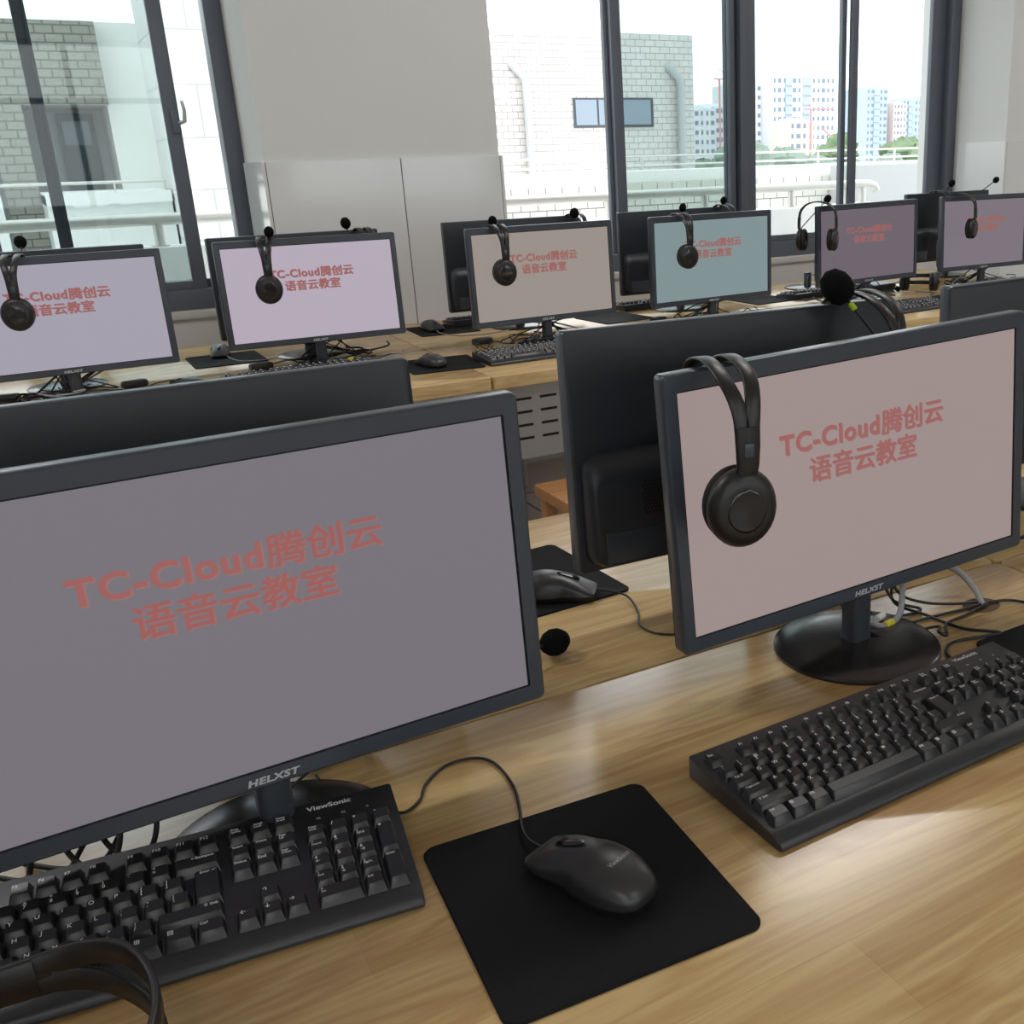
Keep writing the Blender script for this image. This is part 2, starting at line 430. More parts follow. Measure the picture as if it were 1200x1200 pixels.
# ------------------------------------------------------------------ KEYBOARD
U = .01905
KD = .1508
def deck_z(y): return .0145 + (y+.058)*.085
def key_rows():
    K = []   # (x0 units in mm, width units, row y, height rows, legend, align)
    X0 = -.2155
    nav = X0 + 15*U + .006; num = nav + 3*U + .006
    ys = [-.0490, -.0300, -.0110, .0080, .0270, .0510]
    def row(y, x, items):
        for it in items:
            if isinstance(it, (int, float)): x += it*U; continue
            lab, w = it if isinstance(it, tuple) else (it, 1)
            K.append((x, w, y, 1, lab)); x += w*U
    row(ys[5], X0, ['Esc', 1, 'F1', 'F2', 'F3', 'F4', .5, 'F5', 'F6', 'F7', 'F8', .5, 'F9', 'F10', 'F11', 'F12'])
    row(ys[5], nav, ['Print\nSysRq', 'Scroll\nLock', 'Pause\nBreak'])
    row(ys[4], X0, ['~\n`', '!\n1', '@\n2', '#\n3', '$\n4', '%\n5', '^\n6', '&\n7', '*\n8', '(\n9', ')\n0', '_\n-', '+\n=', ('←Backspace', 2)])
    row(ys[4], nav, ['Insert', 'Home', 'Page\nUp']); row(ys[4], num, ['Num\nLock', '/', '*', '-'])
    row(ys[3], X0, [('Tab ⇄', 1.5)] + list('QWERTYUIOP') + ['{\n[', '}\n]'])
    row(ys[3], nav, ['Delete', 'End', 'Page\nDown']); row(ys[3], num, ['7\nHome', '8\n↑', '9\nPgUp'])
    row(ys[2], X0, [('Caps Lock', 1.75)] + list('ASDFGHJKL') + [':\n;', '"\n\'', '|\n\\'])
    row(ys[2], num, ['4\n←', '5', '6\n→'])
    row(ys[1], X0, [('⇧ Shift', 2.25)] + list('ZXCVBNM') + ['<\n,', '>\n.', '?\n/', ('⇧ Shift', 2.75)])
    row(ys[1], nav, [1, '↑']); row(ys[1], num, ['1\nEnd', '2\n↓', '3\nPgDn'])
    row(ys[0], X0, [('Ctrl', 1.25), ('⊞', 1.25), ('Alt', 1.25), ('', 6.25), ('Alt', 1.25), ('⊞', 1.25), ('▤', 1.25), ('Ctrl', 1.25)])
    row(ys[0], nav, ['←', '↓', '→']); row(ys[0], num, [('0\nIns', 2), '.\nDel'])
    K.append((X0+13.75*U, 1.25, ys[2], 2, 'Enter ↵'))
    K.append((num+3*U, 1, ys[2], 2, '+')); K.append((num+3*U, 1, ys[0], 2, 'Enter'))
    return K

def kb_body(parent, name='keyboard_case'):
    b = MB(); w = .2225
    prof = [(-.0754, .002), (-.0754, .0045), (-.0742, .0070), (-.0715, .0095), (-.068, .0115), (-.064, .0132), (-.0595, .0142), (.060, deck_z(.060)), (.0745, .0255), (.0754, .0235), (.0754, .003)]
    def at(x, s): return [(x, y*s+(1-s)*0, .012+(z-.012)*s) for y, z in prof]
    b.loops([at(-w, .97), at(-w+.0015, 1), at(w-.0015, 1), at(w, .97)])
    return b.build(name, M['kb'], parent, sm=40)

def key_mesh(x, wu, y, hr, leg, low=False):
    b = MB()
    x0, x1 = x+.0006, x+wu*U-.0006; y0, y1 = y-U/2+.0006, y-U/2+hr*U-.0006
    zb0, zb1 = deck_z(y0)-.0015, deck_z(y1)-.0015
    hh = .0085 if y < .045 else .0072
    tx0, tx1, ty0, ty1 = x0+.0024, x1-.0024, y0+.0052, y1-.0014
    zt0, zt1 = deck_z(y0)+hh-.0004, deck_z(y1)+hh
    b.use(M['key'])
    def q(xa, xb, ya, yb, za, zb, r): return [(px, py, za+(zb-za)*((py-ya)/(yb-ya))) for px, py, _ in rrect(xa, xb, ya, yb, r, 0, 2)]
    def mixq(f, e): return q(x0+(tx0-x0)*f, x1+(tx1-x1)*f, y0+(ty0-y0)*f, y1+(ty1-y1)*f, zb0+(zt0-zb0)*e, zb1+(zt1-zb1)*e, .0008+.0010*f)
    b.loops([mixq(0, 0), mixq(.94, .93), q(tx0+.0005, tx1-.0005, ty0+.0005, ty1-.0005, zt0, zt1, .0012)], cap0=False)
    if leg and not low:
        b.use(M['legend'])
        V, F, (a, bb, c, d) = text_mesh(leg, offset=.014)
        small = len(leg.replace('\n', '')) > 3
        size = .0036 if small else (.0055 if len(leg) == 1 else .0046)
        if '\n' in leg and small: size = .0032
        wtx = (bb-a)*size
        lx = tx0+.0012 if (wu < 1.3 or '\n' in leg) else (tx0+.003)
        if leg.startswith('←B') or (leg.startswith('⇧') and x > 0) or leg.startswith('Enter ') : lx = tx1-.002-wtx
        ly = ty1-.0010-(d)*size
        zz = lambda yy: zt0+(zt1-zt0)*((yy-ty0)/(ty1-ty0))+.00012
        b.add([(lx+(v[0]-a)*size, ly+v[1]*size, zz(ly+v[1]*size)) for v in V], F)
    return b

KL_RX = math.radians(4.2)
def make_keyboard():
    t = root('keyboard')
    kb_body(t)
    for x, wu, y, hr, leg in key_rows():
        key_mesh(x, wu, y, hr, leg).build('key', None, t, sm=28)
    l = MB()
    V, F, (a, b, c, d) = text_mesh('ViewSonic', offset=.02)
    sz = .0085; z = lambda yy: deck_z(.060)+.0002+(yy-.060)*((.0255-deck_z(.060))/.0145)
    l.add([(.145+(v[0]-a)*sz*1.1, .0635+v[1]*sz, z(.0635+v[1]*sz)) for v in V], F)
    l.build('brand_lettering', M['legend'], t, sm=0)
    q = MB()
    for i, s in enumerate(('NL', 'CL', 'SL')):
        V, F, (a, b, c, d) = text_mesh(s, offset=.01)
        for dx in (0,):
            q.add([(.152+i*.022+(v[0]-a)*.0032, .0505+v[1]*.0032, deck_z(.0505+v[1]*.0032)+.0002) for v in V], F)
    q.build('indicator_marks', M['legend'], t, sm=0)
    return t
kbd = make_keyboard()
kbd.location = (-.0225, .852, DZ+.0055); kbd.rotation_euler = (KL_RX, 0, -.1193)
props(kbd, 'black keyboard with white legends, back edge raised on the near left monitor base', 'keyboard', 'keyboards on the desks')
k2 = copy_tree(kbd); k2.location = (.7014, .7222, DZ); k2.rotation_euler = (0, 0, .0251)
props(k2, 'black keyboard lying in front of the near right monitor beside the mouse pad')
# distant keyboards
def far_keyboard():
    t = root('keyboard'); kb_body(t)
    b = MB()
    for x, wu, y, hr, leg in key_rows():
        m = key_mesh(x, wu, y, hr, '', True)
        tmp = bpy.data.meshes.new('tmp'); m.bm.to_mesh(tmp); m.bm.free()
        b.bm.from_mesh(tmp); bpy.data.meshes.remove(tmp)
    b.build('keys', M['key'], t, kind='stuff')
    lg = MB()
    for x, wu, y, hr, leg in key_rows():
        if not leg: continue
        xx = x+.0045; yy = y+.002; z = deck_z(yy)+.0098
        lg.box(xx, xx+.004, yy, yy+.0035, z-.001, z+.0004)
    lg.build('key_legends', M['legend'], t, sm=0, kind='stuff')
    return t
fk0 = far_keyboard()
FK = [
    (1.385, 3.105, 0, .03, 'keyboard on the far desk in front of the beige screen'),
    (.66, 3.215, 0, .03, 'keyboard below the lilac screen, half hidden by the near monitor back'),
    (2.22, 3.02, 0, .03, 'keyboard below the blue green screen, hidden behind a monitor back'),
    (2.86, 3.07, 0, .05, 'keyboard below the dark mauve screen beside the foam microphone'),
    (3.62, 3.17, 0, .06, 'keyboard below the far right screen behind a mouse'),
    (1.58, 3.93, 0, PI, 'keyboard behind the beige screen, on the window side of the table'),
    (2.27, 3.86, 0, PI, 'keyboard behind the blue green screen, on the window side of the table'),
    (2.98, 3.66, 0, PI+.05, 'keyboard in front of the bare monitor stand by the window'),
]
for i, (x, y, z, r, lab) in enumerate(FK):
    o = fk0 if i == 0 else copy_tree(fk0)
    o.location = (x, y, DZ+z); o.rotation_euler = (0, 0, r)
    props(o, lab, 'keyboard', 'keyboards on the desks')

# ------------------------------------------------------------------ MOUSE PADS
def pad_mesh():
    b = MB(); w, d = .222, .240
    b.loops([rrect(-w/2, w/2, -d/2, d/2, .013, 0, 6), rrect(-w/2, w/2, -d/2, d/2, .013, .0022, 6), rrect(-w/2+.0012, w/2-.0012, -d/2+.0012, d/2-.0012, .012, .0032, 6),
             rrect(-w/2+.003, w/2-.003, -d/2+.003, d/2-.003, .010, .0026, 6)])
    me = b.build('mouse_pad', M['pad']); return me
PADS = [
    (.3125, .700, -.067, 'square black cloth mouse pad in the foreground under the near mouse'),
    (1.048, .728, .02, 'black mouse pad behind the right end of the near right keyboard'),
    (.55, 1.365, .06, 'black mouse pad between the two near monitors on the opposite desk'),
    (.52, 3.72, 0, 'mouse pad on the window side table left of the lilac screen'),
    (1.30, 3.84, -.05, 'mouse pad under the far mouse by the pillar between lilac and beige screens'),
    (1.055, 3.16, -.12, 'mouse pad on the far desk left of the beige screen keyboard'),
    (1.93, 3.66, .1, 'mouse pad right of the beige screen catching window glare'),
    (2.66, 3.70, .05, 'mouse pad right of the blue green screen'),
    (3.24, 3.16, .1, 'mouse pad on the far desk between the two mauve screens'),
]
p0 = pad_mesh()
for i, (x, y, r, lab) in enumerate(PADS):
    o = p0 if i == 0 else p0.copy()
    if i: C.objects.link(o)
    o.location = (x, y, DZ); o.rotation_euler = (0, 0, r); props(o, lab, 'mouse pad', 'mouse pads on the desks')

# ------------------------------------------------------------------ MICE
def mouse_rings(z_lo, z_hi_f, inset):
    """rings along the length; +Y is the front (cable end)"""
    L = []; n = 22
    for i in range(n+1):
        u = i/n; a = PI*u
        y = -.062*math.cos(a)
        env = math.sin(a)**(.58 if y < 0 else .24) if 0 < i < n else .05
        wq = .0335*env*(1-.15*math.exp(-((y-.008)/.026)**2)) * (1.0 if y < 0 else .93)
        hq = .0385*(1-((y+.014)/.078)**2*.78) * (env**(.5 if y < 0 else .3))
        L.append((y, max(wq-inset, .0008), hq))
    return L
def make_mouse():
    t = root('computer_mouse')
    b = MB(); loops = []
    for y, w, h in mouse_rings(0, 1, .0003):
        ring = []
        for k in range(17):
            a = PI*k/16
            ca, sa = math.cos(a), math.sin(a)
            zz = .0085+(max(h, .010)-.0085)*(abs(sa)**.72)
            ring.append((w*(1 if ca >= 0 else -1)*abs(ca)**.8, y, zz))
        loops.append(ring)
    b.loops(loops, True, True, closed=True)
    b.build('upper_shell', M['mouse'], t, sm=60)
    s = MB(); L = mouse_rings(0, 1, .0018)
    outl = [(w, y) for y, w, h in L] + [(-w, y) for y, w, h in reversed(L)]
    sc = lambda f, z: [(x*f, y*f, z) for x, y in outl]
    s.loops([sc(.95, 0.0006), sc(.99, .004), sc(1.0, .0115)])
    s.build('lower_body', M['mdark'], t, sm=50)
    w = MB()
    w.loops([[(x, .030+.0085*math.cos(a), .0235+.0085*math.sin(a)) for a in [2*PI*k/20 for k in range(20)]] for x in (-.0034, .0034)])
    w.build('scroll_wheel', M['hspad'], t)
    g = MB()
    g.lathe([(1, .0), (1, .0012), (.8, .0020)], 24, 0, 0, .0062, .016)
    go = g.build('wheel_trim', M['gloss'], t); go.location = (0, .022, .0318); go.rotation_euler = (-.33, 0, 0)
    l = MB(); V, F, (a, bb, c, d) = text_mesh('ViewSonic', offset=.01)
    l.add([((v[0]-(a+bb)/2)*.0062, v[1]*.0062, 0) for v in V], F)
    lo = l.build('brand_lettering', M['gcable'], t, sm=0); lo.location = (0, -.034, .0378); lo.rotation_euler = (.17, 0, 0)
    return t
m0 = make_mouse()
MICE = [
    (.3205, .6985, .0026, .38, 'black wired mouse in the foreground resting on the square mouse pad'),
    (.562, 1.292, .0026, -2.12, 'black mouse between the two near monitors on the opposite pad'),
    (.515, 3.80, .0026, PI-.2, 'mouse with bright rim left of the lilac screen on the window side'),
    (1.262, 3.845, .0026, PI+.1, 'mouse by the pillar between the lilac and beige screens'),
    (1.02, 3.15, .0026, .25, 'black mouse on the far desk left of the beige screen keyboard'),
    (.335, 3.255, 0, 1.3, 'black mouse peeking over the near monitor back below the pale grey screen'),
    (3.265, 3.145, .0026, .9, 'dark mouse on the far desk between the two mauve screens'),
]
def wire(name, pts, r, m, parent=None, n=8, **kw):
    b = MB(); b.tube(cat_rom(pts, 7), r, n); return b.build(name, m, parent, sm=80, **kw)
MO = []
for i, (x, y, z, r, lab) in enumerate(MICE):
    o = m0 if i == 0 else copy_tree(m0)
    o.location = (x, y, DZ+z); o.rotation_euler = (0, 0, r); props(o, lab, 'mouse', 'computer mice on the desks'); MO.append(o)
bpy.context.view_layer.update()
def wcable(par, pts, r=.0016, m='cable', name='cable'):
    """cable that belongs to a thing, given in world points on the desk"""
    mi = par.matrix_world.inverted()
    return wire(name, [tuple(mi @ Vector((a, b, DZ+c))) for a, b, c in pts], r, M[m], par)
wcable(MO[0], [(.300, .757, .011), (.296, .775, .009), (.298, .797, .008), (.313, .84, .004), (.323, .882, .0022), (.322, .93, .0022), (.305, .950, .0022), (.277, .951, .0022), (.250, .93, .0022), (.235, .905, .0022), (.213, .895, .0022), (.195, .93, .0025), (.165, .965, .0022), (.16, 1.01, .0022)])
wcable(MO[1], [(.613, 1.262, .012), (.628, 1.252, .009), (.645, 1.225, .006), (.635, 1.175, .0022), (.616, 1.137, .0022), (.622, 1.10, .0022), (.655, 1.08, .0022), (.72, 1.09, .0022), (.80, 1.13, .0022)])
wcable(MO[2], [(.525, 3.742, .010), (.535, 3.70, .004), (.56, 3.64, .0022), (.62, 3.62, .0022), (.70, 3.64, .0022)], .0018, 'gcable')
wcable(MO[3], [(1.258, 3.79, .010), (1.26, 3.73, .004), (1.30, 3.66, .0022), (1.38, 3.63, .0022), (1.5, 3.66, .0022)], .0018, 'gcable')
wcable(MO[4], [(1.005, 3.205, .010), (.99, 3.24, .004), (.95, 3.28, .0022), (.88, 3.34, .0022), (.84, 3.42, .0022)])
wcable(MO[5], [(.28, 3.265, .010), (.26, 3.28, .003), (.22, 3.30, .0022), (.27, 3.42, .0022), (.33, 3.44, .0022), (.35, 3.37, .0022), (.29, 3.33, .0022), (.20, 3.38, .0022), (.13, 3.42, .0022)])
wcable(MO[6], [(3.225, 3.18, .010), (3.20, 3.22, .003), (3.25, 3.30, .0022), (3.33, 3.36, .0022), (3.30, 3.44, .0022)])
# keyboard lead of the near left keyboard
wcable(kbd, [(.10, .94, .022), (.15, .975, .030), (.185, .985, .035), (.218, .995, .04), (.235, 1.01, .03), (.23, 1.03, .02)])

# ------------------------------------------------------------------ HEADSETS
def band_curve(n=18, a=.076, top=.0, side=.058):
    P = []
    for k in range(n+1):
        t = PI*k/n
        P.append((a*math.cos(t), -side*(1-math.sin(t)**.8) + top))
    return P
HA = .074
def make_headset():
    """hangs from its band: origin under the band's crown, cups at -Y (front) and +Y (rear)"""
    t = root('headset')
    b = MB(); n = 22
    for sgn in (-1, 1):
        pts = []; side = []; wd = []
        for k in range(n+1):
            a = PI*k/n; s = math.sin(a)
            pts.append((sgn*(.0050+.0098*min(1, s*1.25)**1.3), -HA*math.cos(a)*1.0, -.060+.0625*s**.85+.0))
            side.append((1, 0, 0)); wd.append(.0175-.001*s)
        b.ribbon(pts, side, wd, .0042)
    b.build('headband', M['hs'], t, sm=50)
    for sg in (-1, 1):
        a = MB(); y = sg*HA
        pts = [(0, y, -.056), (0, y*1.02, -.075), (0, y*1.02, -.095), (-.001, y*.98, -.110), (-.003, y*.93, -.122)]
        a.ribbon(pts, (1, 0, 0), [.0275, .0265, .0245, .024, .029], .0075)
        ao = a.build('slider_arm', M['hs'], t, sm=50)
        d = MB(); d.box(-.0055, .0055, y*1.02+sg*.0035-.0012, y*1.02+sg*.0035+.0012, -.086, -.072, .0008); d.build('slider_notch', M['bezel'], ao)
        c = MB(); rx, rz = .0385, .0430; yc = y*.84; cz = -.143
        def ring(f, yy, g=1): return [(-.004+rx*f*math.cos(q), yy, cz+rz*f*math.sin(q)) for q in [2*PI*k/32 for k in range(32)]]
        o = lambda v: yc + sg*v
        c.loops([ring(.90, o(-.002)), ring(1, o(.001)), ring(1, o(.008)), ring(.93, o(.014)), ring(.80, o(.018)), ring(.60, o(.0195))], True, True)
        cu = c.build('ear_cup', M['hs'], t, sm=60)
        e = MB(); e.loops([ring(.56, o(.0196)), ring(.54, o(.0205)), ring(.48, o(.0208))], True, True); e.build('cup_disc', M['gloss'], cu, sm=60)
        p = MB(); p.loops([ring(.86, o(-.0015)), ring(.99, o(-.006)), ring(.97, o(-.014)), ring(.80, o(-.018)), ring(.55, o(-.016)), ring(.5, o(-.008))], True, True)
        p.build('ear_cushion', M['hspad'], t, sm=60)
    return t
def add_boom(t, end, start=None, fr=.0125, band=False, foam_len=1.25):
    """microphone boom in local coordinates from the rear cup to the foam tip"""
    s = Vector(start or (-.004, HA+.012, -.143)); e = Vector(end); mid = (s+e)/2 + Vector((0, .012 if s.y > 0 else -.012, 0))
    d = (e-mid).normalized()
    wb = MB(); wb.tube(cat_rom([s, s*.6+mid*.4+Vector((0, .01 if s.y > 0 else -.01, 0)), mid, e*.75+mid*.25, e], 6), .0022, 8)
    o = wb.build('microphone_boom', M['hs'], t, sm=80)
    f = MB(); q = d.to_track_quat('Z', 'Y').to_matrix().to_4x4(); q.translation = e
    prof = [(.001, -fr*1.05), (fr*.55, -fr*.95), (fr*.88, -fr*.5), (fr, 0), (fr*.93, fr*.5), (fr*.62, fr*foam_len*.82), (.001, fr*foam_len)]
    L = [[tuple(q @ Vector((r*math.cos(2*PI*k/20), r*math.sin(2*PI*k/20), z))) for k in range(20)] for r, z in prof]
    f.loops(L); f.build('foam_windscreen', M['foam'], t, sm=80)
    if band:
        g = MB(); pb = e - d*fr*1.45
        q2 = q.copy(); q2.translation = pb
        g.loops([[tuple(q2 @ Vector((r*math.cos(2*PI*k/12), r*math.sin(2*PI*k/12), z))) for k in range(12)] for r, z in ((.004, -.006), (.0045, -.004), (.0045, .004), (.004, .006))])
        g.build('lime_ring', M['lime'], t)
hs0 = make_headset()
def world_to(t, p): bpy.context.view_layer.update(); return tuple(t.matrix_world.inverted() @ Vector(p))
TOP = ZB + H
# (x, y, z of crown above desk, yaw, tilt, label, foam world point or None, foam radius)
HS = [
    (.610, .925, TOP-.004, -.20, 0, 'black headset hung over the top left of the near right monitor', None, 0),
    (1.003, 1.155, TOP+.010, .10, 0, 'headset on the monitor back behind the near right monitor, big foam microphone raised', (.958, 1.15, .417), .0225),
    (-.010, 3.318, TOP, -.20, 0, 'headset hung over the pale grey screen at the left edge', (.016, 3.62, .412), .0165),
    (.636, 3.412, TOP, -.22, 0, 'headset hung over the lilac screen of the far row', (.650, 3.40, .412), .0145),
    (1.338, 3.322, TOP, -.08, 0, 'headset hung over the beige screen of the far row', (1.357, 3.40, .405), .0145),
    (2.040, 3.330, TOP, -.08, 0, 'headset hung over the blue green screen of the far row', (2.096, 3.40, .412), .0135),
    (2.722, 3.400, TOP+.008, .66, 0, 'headset straddling the left corner of the dark mauve screen', (2.778, 3.41, .412), .0145),
    (3.530, 3.432, TOP+.004, .40, 0, 'headset hung over the mauve grey screen at the far right', (3.821, 3.50, .447), .0135),
    (.980, 3.590, TOP, .0, 0, 'headset on the monitor back behind the lilac screen, foam tip raised above it', (.935, 3.62, .413), .0165),
    (1.80, 3.690, TOP, .0, 0, 'headset on the monitor back behind the beige screen, foam tip by the window stile', (1.765, 3.62, .403), .0175),
    (2.455, 3.67, TOP+.004, .0, 0, 'headset on the monitor back behind the blue green screen, foam tip raised', (2.423, 3.62, .418), .0135),
    (3.74, 3.77, TOP+.004, .0, 0, 'headset on the monitor back between the mauve screens, foam tip against the tiled pillar', (3.82, 3.77, .430), .0150),
]
for i, (x, y, z, yaw, ti, lab, foam, fr) in enumerate(HS):
    o = copy_tree(hs0)
    o.location = (x, y, DZ+z+.0035); o.rotation_euler = (0, 0, yaw)
    props(o, lab, 'headset', 'headsets hung over the monitors')
    if foam:
        add_boom(o, world_to(o, (foam[0], foam[1], DZ+foam[2])), start=(.016, -HA-.012, -.135) if i == 1 else None, fr=fr, band=(i == 1))
    else:
        add_boom(o, (.03, HA+.02, -.19), fr=.012)
# headset lying across the front of the near left keyboard, band towards the viewer's right
hs = copy_tree(hs0)
hs.location = (-.018, .676, DZ+.056)
hs.rotation_euler = Matrix(((0, 0, 1), (0, 1, 0), (-1, 0, 0))).to_euler()
props(hs, 'black headset band lying across the near left keyboard at the bottom left corner', 'headset', 'headsets lying on the desks')
add_boom(hs, (.02, HA+.01, -.22), fr=.012)
hs.scale = (1.22, 1.22, 1.22)
# headset lying behind the near left monitor, only the foam tip shows
hs = copy_tree(hs0)
hs.location = (.345, 1.13, DZ+.043); hs.rotation_euler = Matrix(((0, 0, 1), (0, 1, 0), (-1, 0, 0))).to_euler()
props(hs, 'headset lying behind the near left monitor, its black foam microphone showing beside it', 'headset', 'headsets lying on the desks')
add_boom(hs, world_to(hs, (.482, 1.118, DZ+.021)), start=(-.004, -.07, -.11), fr=.0175)
# headset lying between the mauve monitors
hs = copy_tree(hs0)
hs.location = (3.40, 3.50, DZ+.043); hs.rotation_euler = (Matrix.Rotation(.7, 3, 'Z') @ Matrix(((0, 0, 1), (0, 1, 0), (-1, 0, 0)))).to_euler()
props(hs, 'headset lying on the far table between the two mauve screens', 'headset', 'headsets lying on the desks')
add_boom(hs, (.02, HA+.01, -.20), fr=.012)
for c in list(hs0.children_recursive): bpy.data.objects.remove(c)
bpy.data.objects.remove(hs0)

# ------------------------------------------------------------------ DESKS
def add_desk(x0, x1, y0, y1, label, front=-1, holes=()):
    """front: -1 faces -Y, +1 faces +Y"""
    cx, cy = (x0+x1)/2, (y0+y1)/2; w, d = (x1-x0)/2-.0012, (y1-y0)/2-.0012
    t = root('computer_desk', (cx, cy, 0), 0, label, 'desk', 'wooden computer desks set in double rows')
    b = MB(); b.use(M['wood'])
    def L(i, z): return rrect(-w+i, w-i, -d+i, d-i, .012, z, 4)
    th = .04
    b.loops([L(.002, DZ-th), L(0, DZ-th+.002), L(0, DZ-.004), L(.0012, DZ-.0012), L(.004, DZ)])
    top = b.build('desktop', M['wood'], t, sm=30)
    for hx, hy in holes:
        g = MB(); g.loops([[(hx-cx+r*math.cos(2*PI*k/28), hy-cy+r*.8*math.sin(2*PI*k/28), z) for k in range(28)] for r, z in ((.028, DZ+.0001), (.028, DZ+.0006), (.025, DZ+.0007), (.0245, DZ+.0003), (.001, DZ+.0003))], False, True)
        g.build('cable_hole', M['hole'], t)
    zt = DZ-th
    for sx in (-1, 1):
        l = MB(); xl = sx*(w-.05)
        l.loops([[(x, y, z) for x, y, _ in rrect(xl-.042, xl+.042, -d+.10, -d+.16, .02, 0, 4)] for z in (.0, zt)])
        l.build('leg', M['metalw'], t)
        l = MB()
        l.loops([[(x, y, z) for x, y, _ in rrect(xl-.03, xl+.03, d-.16, d-.10, .02, 0, 4)] for z in (.0, zt)])
        l.build('leg', M['metalw'], t)
        f = MB(); f.box(xl-.02, xl+.02, -d+.16, d-.16, zt-.06, zt-.005, .004); f.build('side_rail', M['metalw'], t)
    pz0, pz1 = zt-.26, zt-.012
    py = front*(d-.13)
    p = MB(); p.use(M['metalg']); p.box(-w+.08, w-.08, min(py, py+.002), max(py, py+.002)+.0, pz0, pz1, .0)
    p.use(M['dark'])
    nx = int((2*w-.2)/.085)
    for r_ in range(4):
        z = pz1-.06-r_*.042
        for k in range(nx):
            xx = -w+.115+k*.085+(.0 if r_ % 2 == 0 else .0)
            ys = py+front*.0004 if front > 0 else py-.0006
            p.box(xx, xx+.056, min(ys, ys+front*.001), max(ys, ys+front*.001)+.0009, z, z+.008)
    p.build('modesty_panel', None, t, sm=0)
    return t
DW = 1.43
nx0 = -.253
I1 = (.36, 1.028, 1.632)
I2 = (2.872, 3.482, 4.088)
N = ['left', 'right']
add_desk(nx0, nx0+DW, I1[0], I1[1], 'wooden desk in the foreground carrying the two near monitors', -1, [(1.035, .925)])
add_desk(nx0+DW, nx0+2*DW, I1[0], I1[1], 'wooden desk at the right edge beyond the rounded joint of the foreground desk', -1)
add_desk(nx0, nx0+DW, I1[1], I1[2], 'wooden desk carrying the monitor backs just behind the two near monitors', 1)
add_desk(nx0+DW, nx0+2*DW, I1[1], I1[2], 'wooden desk under the monitor back at the right side of the photo', 1)
fx0 = 1.107-DW
fl = ['wooden desk of the far row under the pale grey and lilac screens', 'wooden desk of the far row under the beige and blue green screens', 'wooden desk of the far row under the two mauve screens']
rl = ['window side desk behind the pale grey and lilac screens', 'window side desk behind the beige and blue green screens', 'window side desk behind the two mauve screens, with the bare stand']
for i in range(3):
    add_desk(fx0+i*DW, fx0+(i+1)*DW, I2[0], I2[1], fl[i], -1, [(fx0+i*DW+1.29, 3.38)])
    add_desk(fx0+i*DW, fx0+(i+1)*DW, I2[1], I2[2], rl[i], 1)

# ------------------------------------------------------------------ CABLES
cabn = 0
def cable(pts, label, r=.0022, m='cable', group='cables trailing over the desks', cat='cable', n=8):
    global cabn; cabn += 1
    return wire('cable', [(a, b, DZ+c) for a, b, c in pts], r, M[m], None, n, label=label, cat=cat, group=group)
g = cable([(.80, .985, .060), (.838, .955, .030), (.862, .935, .011), (.90, .945, .010), (.935, .975, .018), (.955, 1.00, .050), (.96, 1.02, .075)],
          'grey cable with yellow tag looping behind the near right stand', .0042, 'gcable')
b = MB(); b.tube([(.868, .9345, DZ+.0105), (.884, .9385, DZ+.0100)], .0050, 12); b.build('yellow_tag', M['yellow'], g)
b = MB(); b.tube([(.868, .950, DZ+.014), (.884, .956, DZ+.014)], .0045, 12); b.build('white_tag', M['whitep'], g)
cable([(.99, 1.02, .070), (1.02, 1.005, .045), (1.045, .98, .030), (1.045, .945, .012), (1.035, .925, .004), (1.035, .92, .003)],
      'grey cable running down into the desk hole behind the near right monitor', .0045, 'gcable')
BC = [
    ([(1.035, .922, .004), (1.0, .925, .003), (.96, .93, .003), (.91, .935, .003), (.86, .95, .003), (.84, .97, .01), (.83, .98, .04)], 'black cable running straight from the desk hole under the near right monitor'),
    ([(1.04, .918, .004), (.99, .91, .003), (.95, .905, .003), (.925, .88, .003), (.915, .885, .008), (.93, .90, .006), (.90, .91, .003), (.86, .895, .006), (.84, .91, .011), (.825, .94, .02)], 'black cable with a small curl beside the near right stand'),
    ([(.905, .793, .012), (.885, .805, .003), (.885, .84, .003), (.915, .86, .003), (.96, .85, .003), (.985, .845, .003), (.975, .856, .004), (.955, .885, .003), (.945, .94, .004), (.93, .985, .01), (.94, 1.0, .04)], 'black cable bent back on itself beside the near right keyboard'),
    ([(1.035, .928, .004), (1.00, .945, .004), (.965, .965, .008), (.94, .985, .02), (.93, 1.0, .05)], 'black cable rising from the desk hole toward the near right monitor bottom'),
    ([(1.04, .925, .003), (1.075, .91, .003), (1.09, .88, .003), (1.10, .83, .003), (1.12, .74, .003)], 'black cable running right from the desk hole behind the pad'),
    ([(.915, 1.0, .05), (.93, .985, .012), (.955, .96, .003), (.93, .955, .003), (.895, .97, .003), (.88, .99, .01)], 'black cable folded into a point below the near right monitor'),
]
for p, l in BC: cable(p, l, .0021)
cable([(1.42, 1.14, .1), (1.33, 1.10, .02), (1.28, 1.07, .003), (1.20, 1.12, .003), (1.25, 1.2, .003), (1.35, 1.15, .02)], 'black cable beside the right edge of the near right monitor', .003)
# under the near left monitor
for j, (ox, l) in enumerate(((-.05, 'black cable looped under the left part of the near left monitor'), (-.02, 'black cable coiled tightly behind the near left keyboard'), (-.12, 'black cable at the far left below the near left monitor'))):
    cable([(ox-.02, 1.00, .06), (ox-.015, .985, .02), (ox, .962, .008), (ox+.02, .955, .012), (ox+.03, .965, .035), (ox+.02, .985, .045), (ox, .985, .02), (ox-.02, .97, .005), (ox-.05, .98, .004), (ox-.08, 1.01, .003)], l, .0025)
